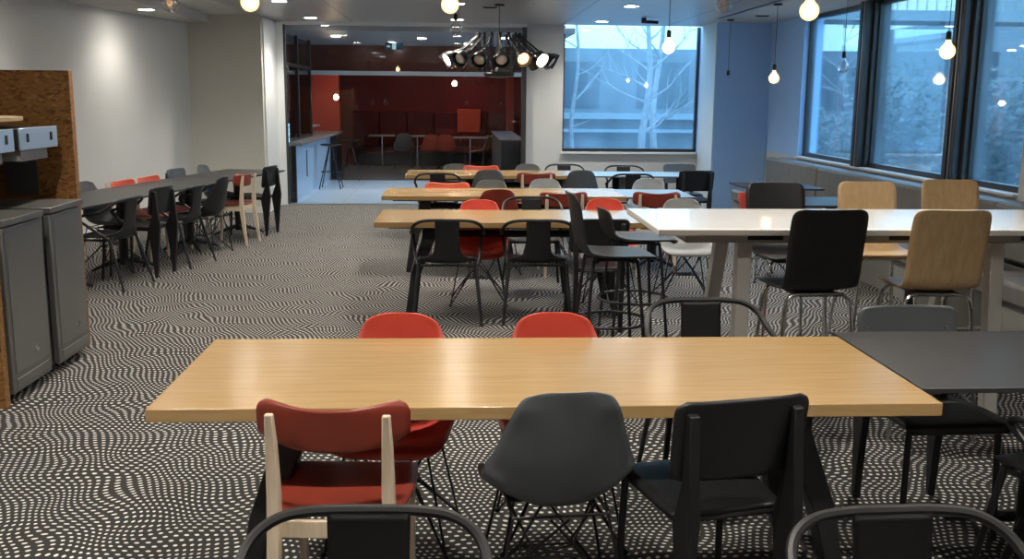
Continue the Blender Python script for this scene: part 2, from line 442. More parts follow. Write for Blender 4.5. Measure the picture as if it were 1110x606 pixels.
# lobby: ceiling, glazing on its right, red lounge behind
struct(MB().box(-9, 1.8, 15.58, 20, 2.62, 2.7), 'ceiling_lobby', P('lobby_ceiling', (.42, .43, .44), .35, metal=.2))
RED = P('deep_red_wall', (.25, .015, .008), .5, var=.1, vscale=3)
REDP = P('bright_red_panel', (.52, .045, .018), .5, var=.08, vscale=60)
REDD = P('dark_red_upholstery', (.13, .010, .008), .6, var=.15, vscale=5)
BROWN = P('dark_bronze_bulkhead', (.10, .022, .013), .22, var=.1, vscale=2)
struct(MB().box(-9, 1.8, 20, 20.1, 2.13, 2.62), 'wall_bulkhead', BROWN)
struct(MB().box(-9, 1.8, 19.96, 20.1, 2.05, 2.13), 'trim_11', P('pale_grey_strip', (.55, .52, .48), .5))
struct(MB().box(-9, 1.8, 20.1, 25, 2.5, 2.6), 'ceiling_lounge', P('lounge_ceiling', (.10, .02, .015), .6))
struct(MB().box(-9, 1.8, 25, 25.2, 0, 2.6), 'wall_lounge', RED)
struct(MB().box(1.55, 1.75, 20, 25.2, 0, 2.6), 'wall_lounge_right', RED)
struct(MB().box(-9, -8.8, 15.5, 25.2, 0, 2.7), 'wall_lobby_left', P('dark_lobby_wall', (.05, .05, .06), .4))
struct(MB().box(-3.25, -2.62, 22.6, 23.0, 0, 2.5), 'wall_red_pillar', REDP)
struct(MB().box(1.10, 1.25, 22.4, 22.8, 0, 2.5), 'wall_red_fin', REDP)
g = empty('window_6', (1.55, 0, 0)); g['kind'] = 'structure'
MB().box(-.004, .004, 15.8, 20, .0, 2.62).build('window_pane', GLASSP, g)
MB().box(-.03, .03, 15.78, 15.84, 0, 2.62).box(-.03, .03, 17.8, 17.86, 0, 2.62).box(-.03, .03, 19.94, 20, 0, 2.62).build('window_frame', MULL, g)
# upholstered tall back panels of the lounge banquette
lb = empty('lounge_banquette', (0, 24.9, 0)); tag(lb, 'dark red high backed banquette along the far lounge wall', 'banquette')
for k in range(6):
    MB().box(-2.55+k*.66, -1.91+k*.66, -.12, 0.05, .45, 1.28).build('back_panel', REDD, lb, bevel=.02)
MB().box(-2.55, 1.40, -.62, .05, .30, .45).build('seat', REDD, lb, bevel=.02)
MB().box(-2.5, 1.35, -.55, .05, 0, .30).build('plinth', BLACKM, lb)
rp = MB().box(.0, .56, 24.66, 24.70, .80, 1.36).build('wall_panel', EM('softly_lit_red_panel', (.8, .06, .02), .22), bevel=.01)
rp.data.materials[0] = P('glow_coloured_red_panel', (.85, .10, .04), .5)  # bright orange-red stands in for the lamp glow on this panel
tag(rp, 'brighter square red panel above the far lounge tables', 'panel')

# smoked glass screen on the white bar
sg = empty('glass_screen', (-2.66, 0, .93)); tag(sg, 'smoked dark glass screen standing on the near end of the white bar', 'screen')
MB().box(-.005, .005, 15.8, 18.5, .03, 1.66).build('pane', GLASSD, sg)
MB().box(-.03, .03, 15.75, 15.83, 0, 1.69).box(-.03, .03, 17.0, 17.08, 0, 1.69).box(-.03, .03, 18.42, 18.5, 0, 1.69).box(-.03, .03, 15.75, 18.5, 1.17, 1.23).box(-.03, .03, 15.75, 18.5, 0, .03).build('frame', MULL, sg)
bar = empty('bar_counter', (-2.55, 15.75, 0)); tag(bar, 'long white fronted bar counter with grey worktop in the lobby', 'counter')
MB().box(-.55, 0, .05, 4.6, 0, .88).build('front', P('white_bar_front_daylit_blue', (.52, .68, .84), .4), bar)  # white front, with the bluish daylight on it put into the colour
MB().box(-.62, .14, -.02, 5.6, .88, .925).build('worktop', P('grey_stone_top', (.30, .30, .30), .3), bar, bevel=.004)
MB().box(-.62, .04, -.03, .05, 0, .88).build('end_panel', BLACKM, bar)
MB().box(-.5, .12, 4.6, 5.55, 0, .88).build('end_cabinet', BLACKM, bar)
MB().box(.0, .012, 1.35, 1.39, .3, .75).build('handle', P('dark_handle', (.1, .1, .11), .4), bar)
for nm in ('back_shelf',):
    t = MB().box(-3.1, -2.9, 18.8, 21.5, 1.02, 1.05).box(-3.1, -3.07, 18.8, 21.5, .925, 1.02).build(nm, TRIMW); tag(t, 'white raised ledge on the far part of the bar', 'ledge')
# small lit display beside the column
ds = empty('display_screen', (-2.66, 15.72, .93)); tag(ds, 'small lit blue display standing on the near bar end', 'screen')
MB().box(-.06, .08, -.01, .02, 0, .30).build('housing', BLACKM, ds)
def disp_mat():
    m, nt, b, o = nodes('lit_display')
    tc = N(nt, 'ShaderNodeTexCoord'); nz = N(nt, 'ShaderNodeTexNoise', Scale=18.0, Detail=2.0); lk(nt, tc.outputs['Object'], nz.inputs['Vector'])
    r = N(nt, 'ShaderNodeValToRGB'); e = r.color_ramp.elements
    e[0].position = .42; e[0].color = (.03, .10, .25, 1); e[1].position = .58; e[1].color = (.35, .75, 1, 1)
    lk(nt, nz.outputs['Fac'], r.inputs['Fac']); lk(nt, r.outputs['Color'], b.inputs['Emission Color']); b.inputs['Emission Strength'].default_value = 1.0
    return m
MB().box(-.05, .07, -.014, -.010, .01, .29).build('screen', disp_mat(), ds)
# dark lounge counter on the right
bc = empty('lounge_counter', (.68, 15.6, 0)); tag(bc, 'black high counter just beyond the glass partition', 'counter')
MB().box(0, .36, 0, 4.2, 0, .97).build('body', P('black_counter_body', (.018, .018, .02), .5), bc)
MB().box(-.02, .38, -.01, 4.22, .97, 1.0).build('worktop', P('dark_grey_worktop', (.07, .07, .075), .35), bc, bevel=.003)
# exit sign
es = empty('exit_sign', (-1.02, 16.6, 2.39)); tag(es, 'hanging emergency exit sign with running figure and arrow beyond the glass', 'exit sign')
MB().box(-.145, .145, -.02, .02, 0, .115).build('housing', P('exit_sign_face', (.02, .12, .20), .4), es)
wm = EM('exit_sign_symbol', (.6, .9, 1), .25)
MB().box(-.03, .03, -.023, -.021, .01, .105).build('door_symbol', wm, es)
fm = EM('exit_sign_figure', (.02, .25, .30), .4)
fg = MB(); Mx = Matrix.Translation((0, -.025, .06)) @ Matrix.Rotation(pi/2, 4, 'X')
fg.lathe([(.0008, 0), (.008, 0), (.008, .001), (.0008, .001)], 10, Matrix.Translation((.004, -.025, .092)) @ Matrix.Rotation(pi/2, 4, 'X'))
for a, b2 in (((0, .08), (-.004, .052)), ((-.004, .052), (.014, .034)), ((.014, .034), (.012, .016)), ((-.004, .052), (-.014, .034)), ((-.014, .034), (-.026, .03)), ((0, .076), (.018, .066)), ((0, .076), (-.016, .064))):
    fg.tube([(a[0], -.025, a[1]), (b2[0], -.025, b2[1])], .004, 6)
fg.build('running_figure', fm, es)
MB().prism([(-.06, .055), (-.085, .08), (-.085, .065), (-.12, .065), (-.12, .045), (-.085, .045), (-.085, .03)], 0, .002, Matrix.Translation((-.0, -.021, 0)) @ Matrix.Rotation(pi/2, 4, 'X')).build('arrow', wm, es)
for x in (-.1, .1): MB().tube([(x, 0, .115), (x, 0, .23)], .003, 6).build('hanger', ALU, es)

# ------------------------------------------------------------------ chair kinds
COLM = {'dark': SHELLD, 'grey': SHELLG, 'light': SHELLL, 'red': SHELLR, 'brick': BRICKR, 'orange': ORANGE, 'black': BLACK, 'oak': OAKV}
def wires_leg(sx, sy):
    m = MB(); foot = (sx*.225, sy*.205-.0, .006)
    m.tube([foot, (sx*.15, sy*.15, .385)], .0052, 6)
    m.tube([foot, (sx*.10, sy*.05, .20), (-sx*.03, sy*.145, .372)], .0048, 6)
    m.tube([foot, (sx*.07, sy*.02, .23), (sx*.14, -sy*.03, .372)], .0048, 6)
    m.lathe([(.002, 0), (.013, 0), (.013, .012), (.006, .018)], 10, Matrix.Translation((foot[0], foot[1], 0)))
    return m
def eames(colour):
    t = empty('shell_chair')
    S = [(.232, .388, .10, 0, .0), (.236, .398, .165, 0, .002), (.222, .418, .205, 0, .006), (.15, .425, .226, 0, .022), (.05, .408, .233, 0, .055),
         (-.07, .402, .236, .0, .09), (-.15, .425, .237, .03, .11), (-.195, .49, .229, .075, .075), (-.222, .58, .208, .068, .03),
         (-.240, .68, .181, .05, .01), (-.250, .75, .160, .028, 0), (-.256, .79, .136, .028, -.002), (-.258, .808, .105, .018, -.004), (-.258, .815, .05, .005, -.001)]
    shell(S, 3, 17).build('seat_shell', COLM[colour], t, angle=80, solid=.008)
    for sx in (-1, 1):
        for sy in (-1, 1): wires_leg(sx, sy).build('leg', BLACKM, t)
    b = MB()
    b.tube([(.10, .05, .20), (-.10, .05, .20), (-.10, -.05, .20), (.10, -.05, .20)], .0045, 6, True)
    b.tube([(.10, .05, .20), (-.10, -.05, .20)], .004, 6); b.tube([(-.10, .05, .20), (.10, -.05, .20)], .004, 6)
    b.build('lower_brace', BLACKM, t); b = MB()
    b.tube(crom([(.15, .15, .385), (-.15, .15, .385), (-.15, -.15, .385), (.15, -.15, .385)], 1, True), .005, 6, True)
    b.build('wire_brace', BLACKM, t)
    MB().box(-.15, .15, -.03, .03, .388, .394).build('mounting_plate', BLACKM, t)
    return t
def belleville(colour):
    t = empty('hoop_armchair')
    S = [(.218, .440, .12, 0, 0), (.222, .446, .17, 0, .001), (.205, .456, .205, 0, .004), (.10, .450, .222, 0, .010), (-.04, .447, .222, 0, .014),
         (-.14, .452, .214, .01, .022), (-.175, .468, .196, .02, .025), (-.190, .495, .140, .015, .012), (-.200, .53, .104, .008, .004), (-.212, .60, .090, .004, 0), (-.226, .69, .088, .002, 0), (-.240, .778, .090, .004, 0)]
    shell(S, 3, 13).build('seat_shell', BLACK, t, angle=80, solid=.010)
    # bent tube: back top, arms forward, curling down to the seat sides
    half = [(0, -.245, .778), (.11, -.240, .778), (.190, -.225, .768), (.243, -.185, .735), (.264, -.10, .683), (.274, .02, .655), (.268, .10, .635), (.258, .105, .605), (.244, .0, .530), (.232, -.09, .470), (.222, -.13, .437)]
    pts = [(-x, y, z) for x, y, z in half[::-1]][:-1]+half
    MB().tube(crom(pts, 4), .0125, 8).build('arm_hoop', BLACKM, t)
    for sx in (-1, 1):
        MB().tube([(sx*.205, .165, .445), (sx*.250, .235, .0)], [.014, .011], 8).build('leg', BLACKM, t)
        MB().tube([(sx*.210, -.13, .445), (sx*.252, -.262, .0)], [.014, .011], 8).build('leg', BLACKM, t)
    MB().tube([(-.205, .165, .432), (.205, .165, .432), (.21, -.13, .432), (-.21, -.13, .432)], .010, 8, True).build('seat_frame', BLACKM, t)
    return t
def standard(colour):
    t = empty('blade_leg_chair'); bm_ = BLACK if colour == 'black' else SHELLD
    S = [(.232, .435, .19, 0, 0), (.235, .448, .203, 0, 0), (.215, .462, .208, 0, .001), (.06, .462, .204, 0, .003), (-.10, .452, .190, 0, .004), (-.175, .452, .180, 0, .004)]
    shell(S, 3, 9).build('seat', BLACK, t, angle=80, solid=.014)
    mb = MB(); nz, nx = 25, 17
    for i in range(nz):
        v = i/(nz-1); z = .575+.245*v
        e = min(v, 1-v); q = max(0, 1-e/.16); w = .208+.006*v-.035*(1-sqrt(max(0, 1-q*q)))
        for k in range(nx):
            u = -1+2*k/(nx-1); mb.v.append((w*u, -.205-.035*v-.02+.03*u*u, z+.004*(1-u*u)))
    for i in range(nz-1):
        for k in range(nx-1):
            a = i*nx+k; mb.f.append((a, a+1, a+nx+1, a+nx))
    mb.build('backrest', bm_, t, angle=80, solid=.012)
    for sx in (-1, 1):
        poly = [(-.238, .79), (-.262, .785), (-.274, .62), (-.290, .47), (-.266, .25), (-.240, 0), (-.216, 0), (-.196, .25), (-.170, .44), (-.186, .48), (-.220, .575), (-.228, .66)]
        # blade: polygon in the y-z plane, thin in x
        Mx = Matrix(((0, 0, 1, sx*.165-.016), (1, 0, 0, 0), (0, 1, 0, 0), (0, 0, 0, 1)))
        MB().prism(poly, 0, .032, Mx).build('leg', BLACKM, t, bevel=.004)
        MB().tube([(sx*.175, .195, .448), (sx*.188, .215, 0)], .0125, 10).build('leg', BLACKM, t)
        if sx: pass
    f = MB(); f.tube([(-.175, .19, .438), (.175, .19, .438)], .011, 8); f.tube([(-.165, -.17, .438), (.165, -.17, .438)], .011, 8)
    f.tube([(-.17, .19, .438), (-.165, -.2, .438)], .010, 8); f.tube([(.17, .19, .438), (.165, -.2, .438)], .010, 8)
    f.build('seat_frame', BLACKM, t)
    for sx in (-1, 1):
        MB().lathe([(.001, 0), (.007, .0), (.006, .004), (.001, .005)], 10, Matrix.Translation((sx*.165, -.224, .735)) @ Matrix.Rotation(-pi/2, 4, 'X')).build('bolt', CHROME, t)
    return t
def basel(colour):
    t = empty('wood_frame_chair')
    red = COLM[colour]
    S = [(.225, .438, .14, 0, 0), (.230, .446, .180, 0, 0), (.212, .456, .203, 0, .002), (.08, .452, .214, 0, .010), (-.08, .448, .208, 0, .014), (-.175, .456, .190, 0, .010), (-.192, .462, .150, 0, 0)]
    shell(S, 3, 11).build('seat', red, t, angle=80, solid=.012)
    mb = MB(); nz, nx = 17, 21
    for i in range(nz):
        v = i/(nz-1)
        for k in range(nx):
            u = -1+2*k/(nx-1)
            zb = .655+.022*abs(u)**3; zt = .800-.018*(1-u*u)-.010*abs(u)**8
            e = min(v, 1-v); q = max(0, 1-e/.3); w = .222-.030*(1-sqrt(max(0, 1-q*q)))
            mb.v.append((w*u, -.218-.012*v+.075*u*u, zb+(zt-zb)*v))
    for i in range(nz-1):
        for k in range(nx-1):
            a = i*nx+k; mb.f.append((a, a+1, a+nx+1, a+nx))
    mb.build('backrest', red, t, angle=80, solid=.012)
    def sq(p, a, b): return [(p[0]-a/2, p[1]-b/2, p[2]), (p[0]+a/2, p[1]-b/2, p[2]), (p[0]+a/2, p[1]+b/2, p[2]), (p[0]-a/2, p[1]+b/2, p[2])]
    for sx in (-1, 1):
        rings = [sq((sx*.178, -.262, 0), .024, .026), sq((sx*.172, -.235, .2), .031, .038), sq((sx*.168, -.212, .42), .038, .048), sq((sx*.166, -.212, .52), .037, .042), sq((sx*.166, -.224, .68), .031, .032), sq((sx*.166, -.240, .775), .024, .022)]
        MB().loft(rings).build('leg', BIRCH, t, bevel=.005)
        MB().loft([sq((sx*.180, .205, 0), .022, .022), sq((sx*.180, .190, .44), .034, .032)]).build('leg', BIRCH, t, bevel=.004)
    MB().box(-.18, .18, .182, .204, .385, .438).box(-.168, .168, -.205, -.185, .385, .438).box(-.192, -.172, -.2, .19, .385, .438).box(.172, .192, -.2, .19, .385, .438).build('apron', BIRCH, t, bevel=.003)
    return t
def barstool(colour):
    t = empty('bar_stool')
    S = [(.195, .738, .14, 0, 0), (.198, .748, .160, 0, 0), (.185, .757, .178, 0, .001), (.08, .756, .184, 0, .006), (-.06, .752, .186, 0, .012), (-.14, .762, .186, .006, .014), (-.182, .800, .185, .014, .008),
         (-.200, .87, .185, .020, 0), (-.222, 1.0, .186, .022, 0), (-.242, 1.10, .185, .022, 0), (-.249, 1.135, .178, .02, 0), (-.253, 1.153, .160, .016, 0), (-.254, 1.158, .132, .012, 0)]
    shell(S, 3, 15).build('seat_shell', COLM[colour], t, angle=80, solid=.011)
    for sy, nm in ((1, 'f'), (-1, 'r')):
        p = [(-.215, sy*.205, .012), (-.165, sy*.150, .66), (-.158, sy*.143, .705), (-.135, sy*.135, .728), (-.09, sy*.132, .735), (.09, sy*.132, .735), (.135, sy*.135, .728), (.158, sy*.143, .705), (.165, sy*.150, .66), (.215, sy*.205, .012)]
        MB().tube(p, .0105, 10).build('leg_frame', CHROME, t)
    k = .30/.735
    fx = .205; fy = .175
    b = MB(); b.tube([(-fx+.02, fy+.01, .27), (fx-.02, fy+.01, .27)], .010, 8); b.tube([(-fx+.02, -fy-.01, .20), (-fx+.02, fy+.01, .27)], .008, 8); b.tube([(fx-.02, -fy-.01, .20), (fx-.02, fy+.01, .27)], .008, 8)
    b.build('footrest', CHROME, t)
    MB().box(-.10, .10, -.14, .14, .726, .745).build('mounting_plate', BLACKM, t)
    return t
def ringstool(kind):
    t = empty('swivel_stool')
    if kind == 'high':
        S = [(.225, .735, .12, 0, 0), (.230, .748, .165, 0, 0), (.215, .762, .195, 0, .0), (.08, .758, .208, 0, .008), (-.06, .752, .206, 0, .018), (-.15, .765, .200, .006, .022), (-.195, .82, .190, .014, .010),
             (-.215, .90, .180, .02, 0), (-.235, 1.02, .172, .02, 0), (-.252, 1.09, .160, .02, 0), (-.262, 1.115, .135, .014, 0), (-.265, 1.122, .09, .006, 0)]
    else:
        S = [(.225, .735, .12, 0, 0), (.230, .748, .165, 0, 0), (.215, .762, .195, 0, .0), (.08, .758, .208, 0, .008), (-.06, .752, .206, 0, .018), (-.15, .762, .200, .006, .022), (-.195, .80, .188, .014, .010),
             (-.215, .86, .176, .02, 0), (-.228, .92, .165, .02, 0), (-.236, .95, .14, .014, 0), (-.239, .958, .09, .006, 0)]
    shell(S, 3, 15).build('seat_shell', BLACK, t, angle=80, solid=.012)
    for sx in (-1, 1):
        for sy in (-1, 1):
            MB().tube(crom([(sx*.05, sy*.05, .738), (sx*.11, sy*.11, .725), (sx*.135, sy*.135, .68), (sx*.19, sy*.19, .01)], 4), .0105, 8).build('leg', BLACKM, t)
    rz = .36; rr_ = .235
    MB().tube([(rr_*cos(2*pi*k/32), rr_*sin(2*pi*k/32), rz) for k in range(32)], .009, 8, True).build('foot_ring', BLACKM, t)
    MB().box(-.1, .1, -.1, .1, .728, .745).build('mounting_plate', BLACKM, t)
    return t
MAK = {'E': (eames, 'chair'), 'H': (belleville, 'armchair'), 'S': (standard, 'chair'), 'W': (basel, 'chair'), 'B': (barstool, 'bar stool'), 'R': (ringstool, 'bar stool')}
def chair(k, colour, x, y, deg, label, group=None):
    mk, cat = MAK[k]
    return place(k, colour, mk, (x, y, 0), radians(deg), label, cat, group)

# ------------------------------------------------------------------ oak tables
def oak_table(x0, x1, y0, y1, label):
    t = empty('oak_table', ((x0+x1)/2, (y0+y1)/2, 0)); tag(t, label, 'table', 'oak topped tables in a row')
    a = (x1-x0)/2; b = (y1-y0)/2
    MB().box(-a, a, -b, b, .698, .74).build('tabletop', OAK, t, bevel=.003)
    MB().box(-a+.10, a-.10, -b+.10, -b+.14, .680, .698).box(-a+.10, a-.10, b-.14, b-.10, .680, .698).build('apron', BLACKM, t)
    MB().tube([(-a+.36, 0, .60), (a-.36, 0, .60)], .028, 10).build('beam', BLACKM, t)
    for sx in (-1, 1):
        for sy in (-1, 1):
            xt, xf = a-.40, a-.24
            def q(x, yc, z, wx, wy): return [(sx*x-wx/2, sy*yc-wy/2, z), (sx*x+wx/2, sy*yc-wy/2, z), (sx*x+wx/2, sy*yc+wy/2, z), (sx*x-wx/2, sy*yc+wy/2, z)]
            MB().loft([q(xf, b-.12, 0, .045, .055), q((xf+xt)/2+.02, b-.17, .33, .075, .12), q(xt, b-.25, .60, .10, .20), q(xt, b-.26, .698, .10, .22)]).build('leg', BLACKM, t, bevel=.006)
    return t
oak_table(-.925, 1.50, 2.885, 3.76, 'long oak topped table with black blade legs nearest the camera')
oak_table(-.617, 1.46, 7.36, 8.20, 'oak topped table second from the camera with black hoop armchairs before it')
oak_table(-.71, 1.60, 9.34, 10.2, 'oak topped table third from the camera, abutting a small grey table')
oak_table(-.62, 1.62, 11.85, 12.72, 'oak topped table farthest from the camera near the glass partition')

def pedestal_table(name, cx, cy, lx, ly, rz, peds, label, top=BLACKT, z=.735, th=.018, footlen=.30):
    t = empty(name, (cx, cy, 0), rz); tag(t, label, 'table')
    MB().box(-lx/2, lx/2, -ly/2, ly/2, z-th, z).build('tabletop', top, t, bevel=.002)
    for (px, py) in peds:
        c = MB().lathe([(.045, .05), (.045, z-th-.02), (.12, z-th-.01), (.12, z-th)], 14, Matrix.Translation((px, py, 0))).build('column', BLACKM, t)
        for k in range(4):
            a = pi/4+k*pi/2
            pts = [(px+r*cos(a), py+r*sin(a), zz) for r, zz in ((.02, .10), (.12, .075), (footlen-.04, .03), (footlen, .010))]
            MB().tube(pts, [.024, .022, .016, .010], 8).build('foot', BLACKM, t)
    return t
pedestal_table('black_table', 2.49, 3.46, 1.95, .80, 0, [(-.32, .0), (.65, .0)], 'black topped pedestal table abutting the right end of the nearest oak table')
pedestal_table('black_table', 1.94, 9.76, .66, .80, 0, [(.0, 0)], 'small black topped table abutting the third oak table', top=P('grey_laminate_top', (.16, .17, .18), .3))
pedestal_table('black_table', 2.36, 12.28, 1.46, .78, 0, [(-.4, 0), (.4, 0)], 'black topped table abutting the farthest oak table by the window', top=P('grey_laminate_top', (.16, .17, .18), .3))
# tables in front of the bench
pedestal_table('black_table', 3.46, 9.05, .80, .80, 0, [(0, 0)], 'nearer square black table in front of the window bench')
pedestal_table('black_table', 3.46, 10.70, .80, .80, 0, [(0, 0)], 'middle square black table in front of the window bench')
pedestal_table('black_table', 3.46, 7.30, .80, .80, 0, [(0, 0)], 'square black table by the bench hidden behind the white high table')
# long black tables along the left wall
TD = Vector((.21, .9777, 0)).normalized(); TN = Vector((-TD.y, TD.x, 0)); ta = atan2(TD.y, TD.x)
def lt(yf): return Vector((-3.06+.215*(yf-8.40), yf, 0))    # a point of the front edge
def left_table(y0, y1, peds, label):
    a, b = lt(y0), lt(y1); c = (a+b)/2+TN*.38; L = (b-a).length
    return pedestal_table('black_table', c.x, c.y, L, .76, ta, peds, label)
left_table(8.15, 11.40, [(-1.35, 0), (-.25, 0), (1.1, 0)], 'long black topped table along the left wall behind the steel cabinets')
left_table(11.41, 12.62, [(0.05, 0)], 'short black topped table ending at the column on the left')

# ------------------------------------------------------------------ chairs
G1 = None
chair('W', 'brick', -.350, 2.955, -4, 'wooden chair with brick red seat and back at the near side of the front table')
chair('E', 'dark', .305, 3.035, 5, 'dark grey shell chair on black wires at the near side of the front oak table')
chair('S', 'black', .765, 2.925, 13, 'black chair with blade legs, angled at the near side of the front oak table')
chair('E', 'red', -.245, 3.62, 174, 'left of the two bright red shell chairs behind the front oak table')
chair('E', 'red', .388, 3.62, 181, 'right of the two bright red shell chairs behind the front oak table')
chair('H', 'black', 1.08, 4.05, 180, 'black hoop armchair behind the front oak table, in front of the white legs')
chair('S', 'grey', 1.865, 3.70, 182, 'charcoal chair with two shiny bolts in its back, behind the black table')
chair('H', 'black', -.20, 1.80, 178, 'left of the two black hoop armchairs cut off by the bottom of the photo')
chair('H', 'black', .955, 1.76, 182, 'right of the two black hoop armchairs cut off by the bottom of the photo')
chair('H', 'black', 2.10, 3.02, 18, 'black hoop armchair cut off at the right edge, under the black table')
# second row
chair('H', 'black', -.075, 7.40, 0, 'left of two black hoop armchairs at the near side of the second oak table')
chair('H', 'black', .60, 7.40, -3, 'black hoop armchair at the near side of the second oak table, beside the swivel stools')
chair('S', 'black', 1.00, 7.16, 0, 'black chair with blade legs behind the swivel stools at the second oak table')
chair('E', 'red', .175, 8.05, 178, 'bright red shell chair behind the second oak table, between its hoop armchairs')
chair('H', 'grey', .66, 8.62, 180, 'grey hoop armchair at the far side of the second oak table, facing the camera')
chair('E', 'red', 1.25, 8.18, 180, 'bright red shell chair at the far right side of the second oak table')
chair('E', 'light', 1.91, 8.20, 177, 'pale grey shell chair on wires beyond the left end of the white high table')
# third row
chair('W', 'brick', .98, 9.40, 3, 'brick red wooden chair at the near side of the third oak table, nearer its middle')
chair('W', 'brick', 1.88, 9.43, -3, 'brick red wooden chair with its back to the camera at the small grey table')
chair('E', 'brick', .36, 9.49, 4, 'red shell chair in shaded colour at the near side of the third oak table')  # brick colour stands in for the shading on this red chair's back
chair('W', 'orange', -.10, 10.02, 180, 'orange red wooden chair facing the camera at the far side of the third oak table')
chair('E', 'grey', .345, 10.02, 180, 'mid grey shell chair facing the camera at the far side of the third table')
chair('E', 'light', .935, 10.24, 184, 'light grey shell chair at the far side of the third oak table')
chair('E', 'light', 2.02, 10.30, 178, 'light grey shell chair at the far side of the small grey table, under the window')
# fourth row
chair('H', 'black', -.23, 11.80, 0, 'leftmost black hoop armchair, at the near side of the farthest oak table')
chair('E', 'grey', .37, 12.02, 0, 'grey shell chair, back to the camera, at the near side of the farthest table')
chair('W', 'brick', .92, 11.80, 0, 'brick red wooden chair at the near side of the farthest oak table')
chair('E', 'dark', 1.47, 12.02, 0, 'dark grey shell chair at the near side of the farthest oak table')
chair('H', 'black', 2.06, 11.86, 0, 'black hoop armchair at the near side of the farthest black table')
chair('S', 'black', 2.82, 11.92, 2, 'black blade leg chair at the near right corner of the farthest black table')
chair('E', 'grey', -.02, 12.55, 180, 'grey shell chair at the far side of the farthest oak table, left end')
chair('W', 'orange', .30, 12.60, 180, 'orange red wooden chair facing the camera at the farthest oak table')
chair('E', 'grey', .90, 12.58, 180, 'grey shell chair facing the camera at the middle of the farthest oak table')
chair('H', 'grey', 1.42, 13.05, 180, 'dark hoop armchair behind the farthest oak table, at the left edge of the window')
chair('H', 'grey', 2.19, 12.88, 180, 'dark hoop armchair behind the farthest black table, under the window')
chair('S', 'grey', 2.88, 12.62, 180, 'dark blue grey chair behind the farthest black table, beside the column')
chair('E', 'red', 2.88, 9.1, -80, 'red shell chair standing at the square table before the bench')
# left wall group: camera side
RA, RB = 77.9, -102.1
chair('H', 'black', -3.02, 8.74, RA, 'nearest black hoop armchair at the long black table by the left wall')
chair('S', 'black', -2.94, 9.36, RA, 'nearer black blade leg chair at the long black table by the left wall')
chair('H', 'black', -2.75, 9.90, RA-2, 'second black hoop armchair at the long black table by the left wall')
chair('E', 'black', -2.67, 10.60, RA, 'black shell chair at the long black table by the left wall')
chair('W', 'brick', -2.56, 11.36, RA, 'pale wooden chair with red seat at the joint of the left wall tables')
chair('S', 'black', -2.46, 12.15, RA, 'farthest black blade leg chair at the short black table near the column')
# left wall group: wall side
def wallside(k, col, yy, lab):
    e = lt(yy)+TN*(.76+(.20 if k == 'H' else .11 if k == 'E' else .05))                      # back just outside the table edge
    o = e-TN*.245
    chair(k, col, o.x, o.y, RB, lab)
wallside('E', 'grey', 9.72, 'grey shell chair between the left wall and the long table, next to the board panel')
wallside('W', 'orange', 10.16, 'nearer orange red wooden chair against the left wall')
wallside('W', 'orange', 10.66, 'farther orange red wooden chair against the left wall')
wallside('S', 'grey', 11.38, 'charcoal chair between the left wall and the table, near the column corner')
wallside('E', 'grey', 12.15, 'grey shell chair in front of the beige column on the left')

# ------------------------------------------------------------------ white high table and stools
ht = empty('high_table', (2.15, 5.1, 0)); tag(ht, 'white topped high table with pale slab legs on the right', 'high table')
MB().box(-1.20, 1.30, -.46, .43, 1.018, 1.05).build('tabletop', WHITEL, ht, bevel=.006)
MB().box(-1.02, 1.12, -.26, .24, .955, 1.018).build('under_tray', P('pale_grey_tray', (.38, .37, .35), .5), ht, bevel=.003)
for x in (-.62, .10, .78): MB().box(x-.09, x+.09, -.265, -.258, .970, 1.005).build('cable_slot', BLACKM, ht)
for x in (-.71, .59):
    for sy in (-1, 1):
        x -= .05*0; xf = x-.06
        MB().loft([[(xf-.035+sy*.0, sy*.40-.03, 0), (xf+.035, sy*.40-.03, 0), (xf+.035, sy*.40+.03, 0), (xf-.035, sy*.40+.03, 0)],
                   [(x-.035, sy*.19-.04, 1.0), (x+.035, sy*.19-.04, 1.0), (x+.035, sy*.19+.04, 1.0), (x-.035, sy*.19+.04, 1.0)]]).build('leg', TABGREY, ht, bevel=.004)
chair('B', 'black', 1.725, 4.76, 3, 'black bar stool with chrome legs at the near side of the white high table')
chair('B', 'oak', 2.33, 4.76, -2, 'oak bar stool with chrome legs at the near side of the white high table')
chair('B', 'black', 1.95, 5.75, 184, 'black bar stool behind the white high table, at its left')
chair('B', 'oak', 2.55, 5.86, 180, 'left of two oak bar stools behind the white high table')
chair('B', 'oak', 3.17, 6.05, 178, 'right of two oak bar stools behind the white high table')
chair('R', 'high', .90, 5.75, -86, 'black swivel bar stool with foot ring, higher backed and nearer of two')
chair('R', 'low', 1.16, 6.42, -84, 'black swivel bar stool with foot ring, lower backed, behind the first')

# ------------------------------------------------------------------ bench along the windows
be = empty('window_bench', (4.5, 0, 0)); tag(be, 'long taupe upholstered bench below the windows', 'bench')
y = 13.4
while y > 4.0:
    y0 = y-1.95
    m = MB().box(-.32, -.20, y0+.006, y-.006, .46, .885)
    m.build('back_cushion', BENCHF, be, bevel=.03)
    MB().box(-.78, -.33, y0+.006, y-.006, .30, .455).build('seat_cushion', BENCHF, be, bevel=.03)
    y = y0
MB().box(-.74, -.18, 1.7, 13.4, 0, .30).build('plinth', BENCHB, be)
MB().box(-.20, .04, 1.7, 13.42, .30, .87).build('back_box', BENCHB, be)

# ------------------------------------------------------------------ steel cabinets and strand board unit
FX = -2.385
su = empty('strand_board_unit', (-3.0, 6.0, 0)); tag(su, 'tall brown strand board panels framing the drinks station on the left', 'board unit')
MB().box(-.75, .535, .60, .66, 0, 1.80).build('end_panel', OSB, su, bevel=.002)
MB().box(-.75, .60, -.77, -.71, 0, 1.01).build('end_panel', OSB, su, bevel=.002)
MB().box(-.75, -.70, -.69, .60, 0, 1.80).build('back_panel', OSB, su)
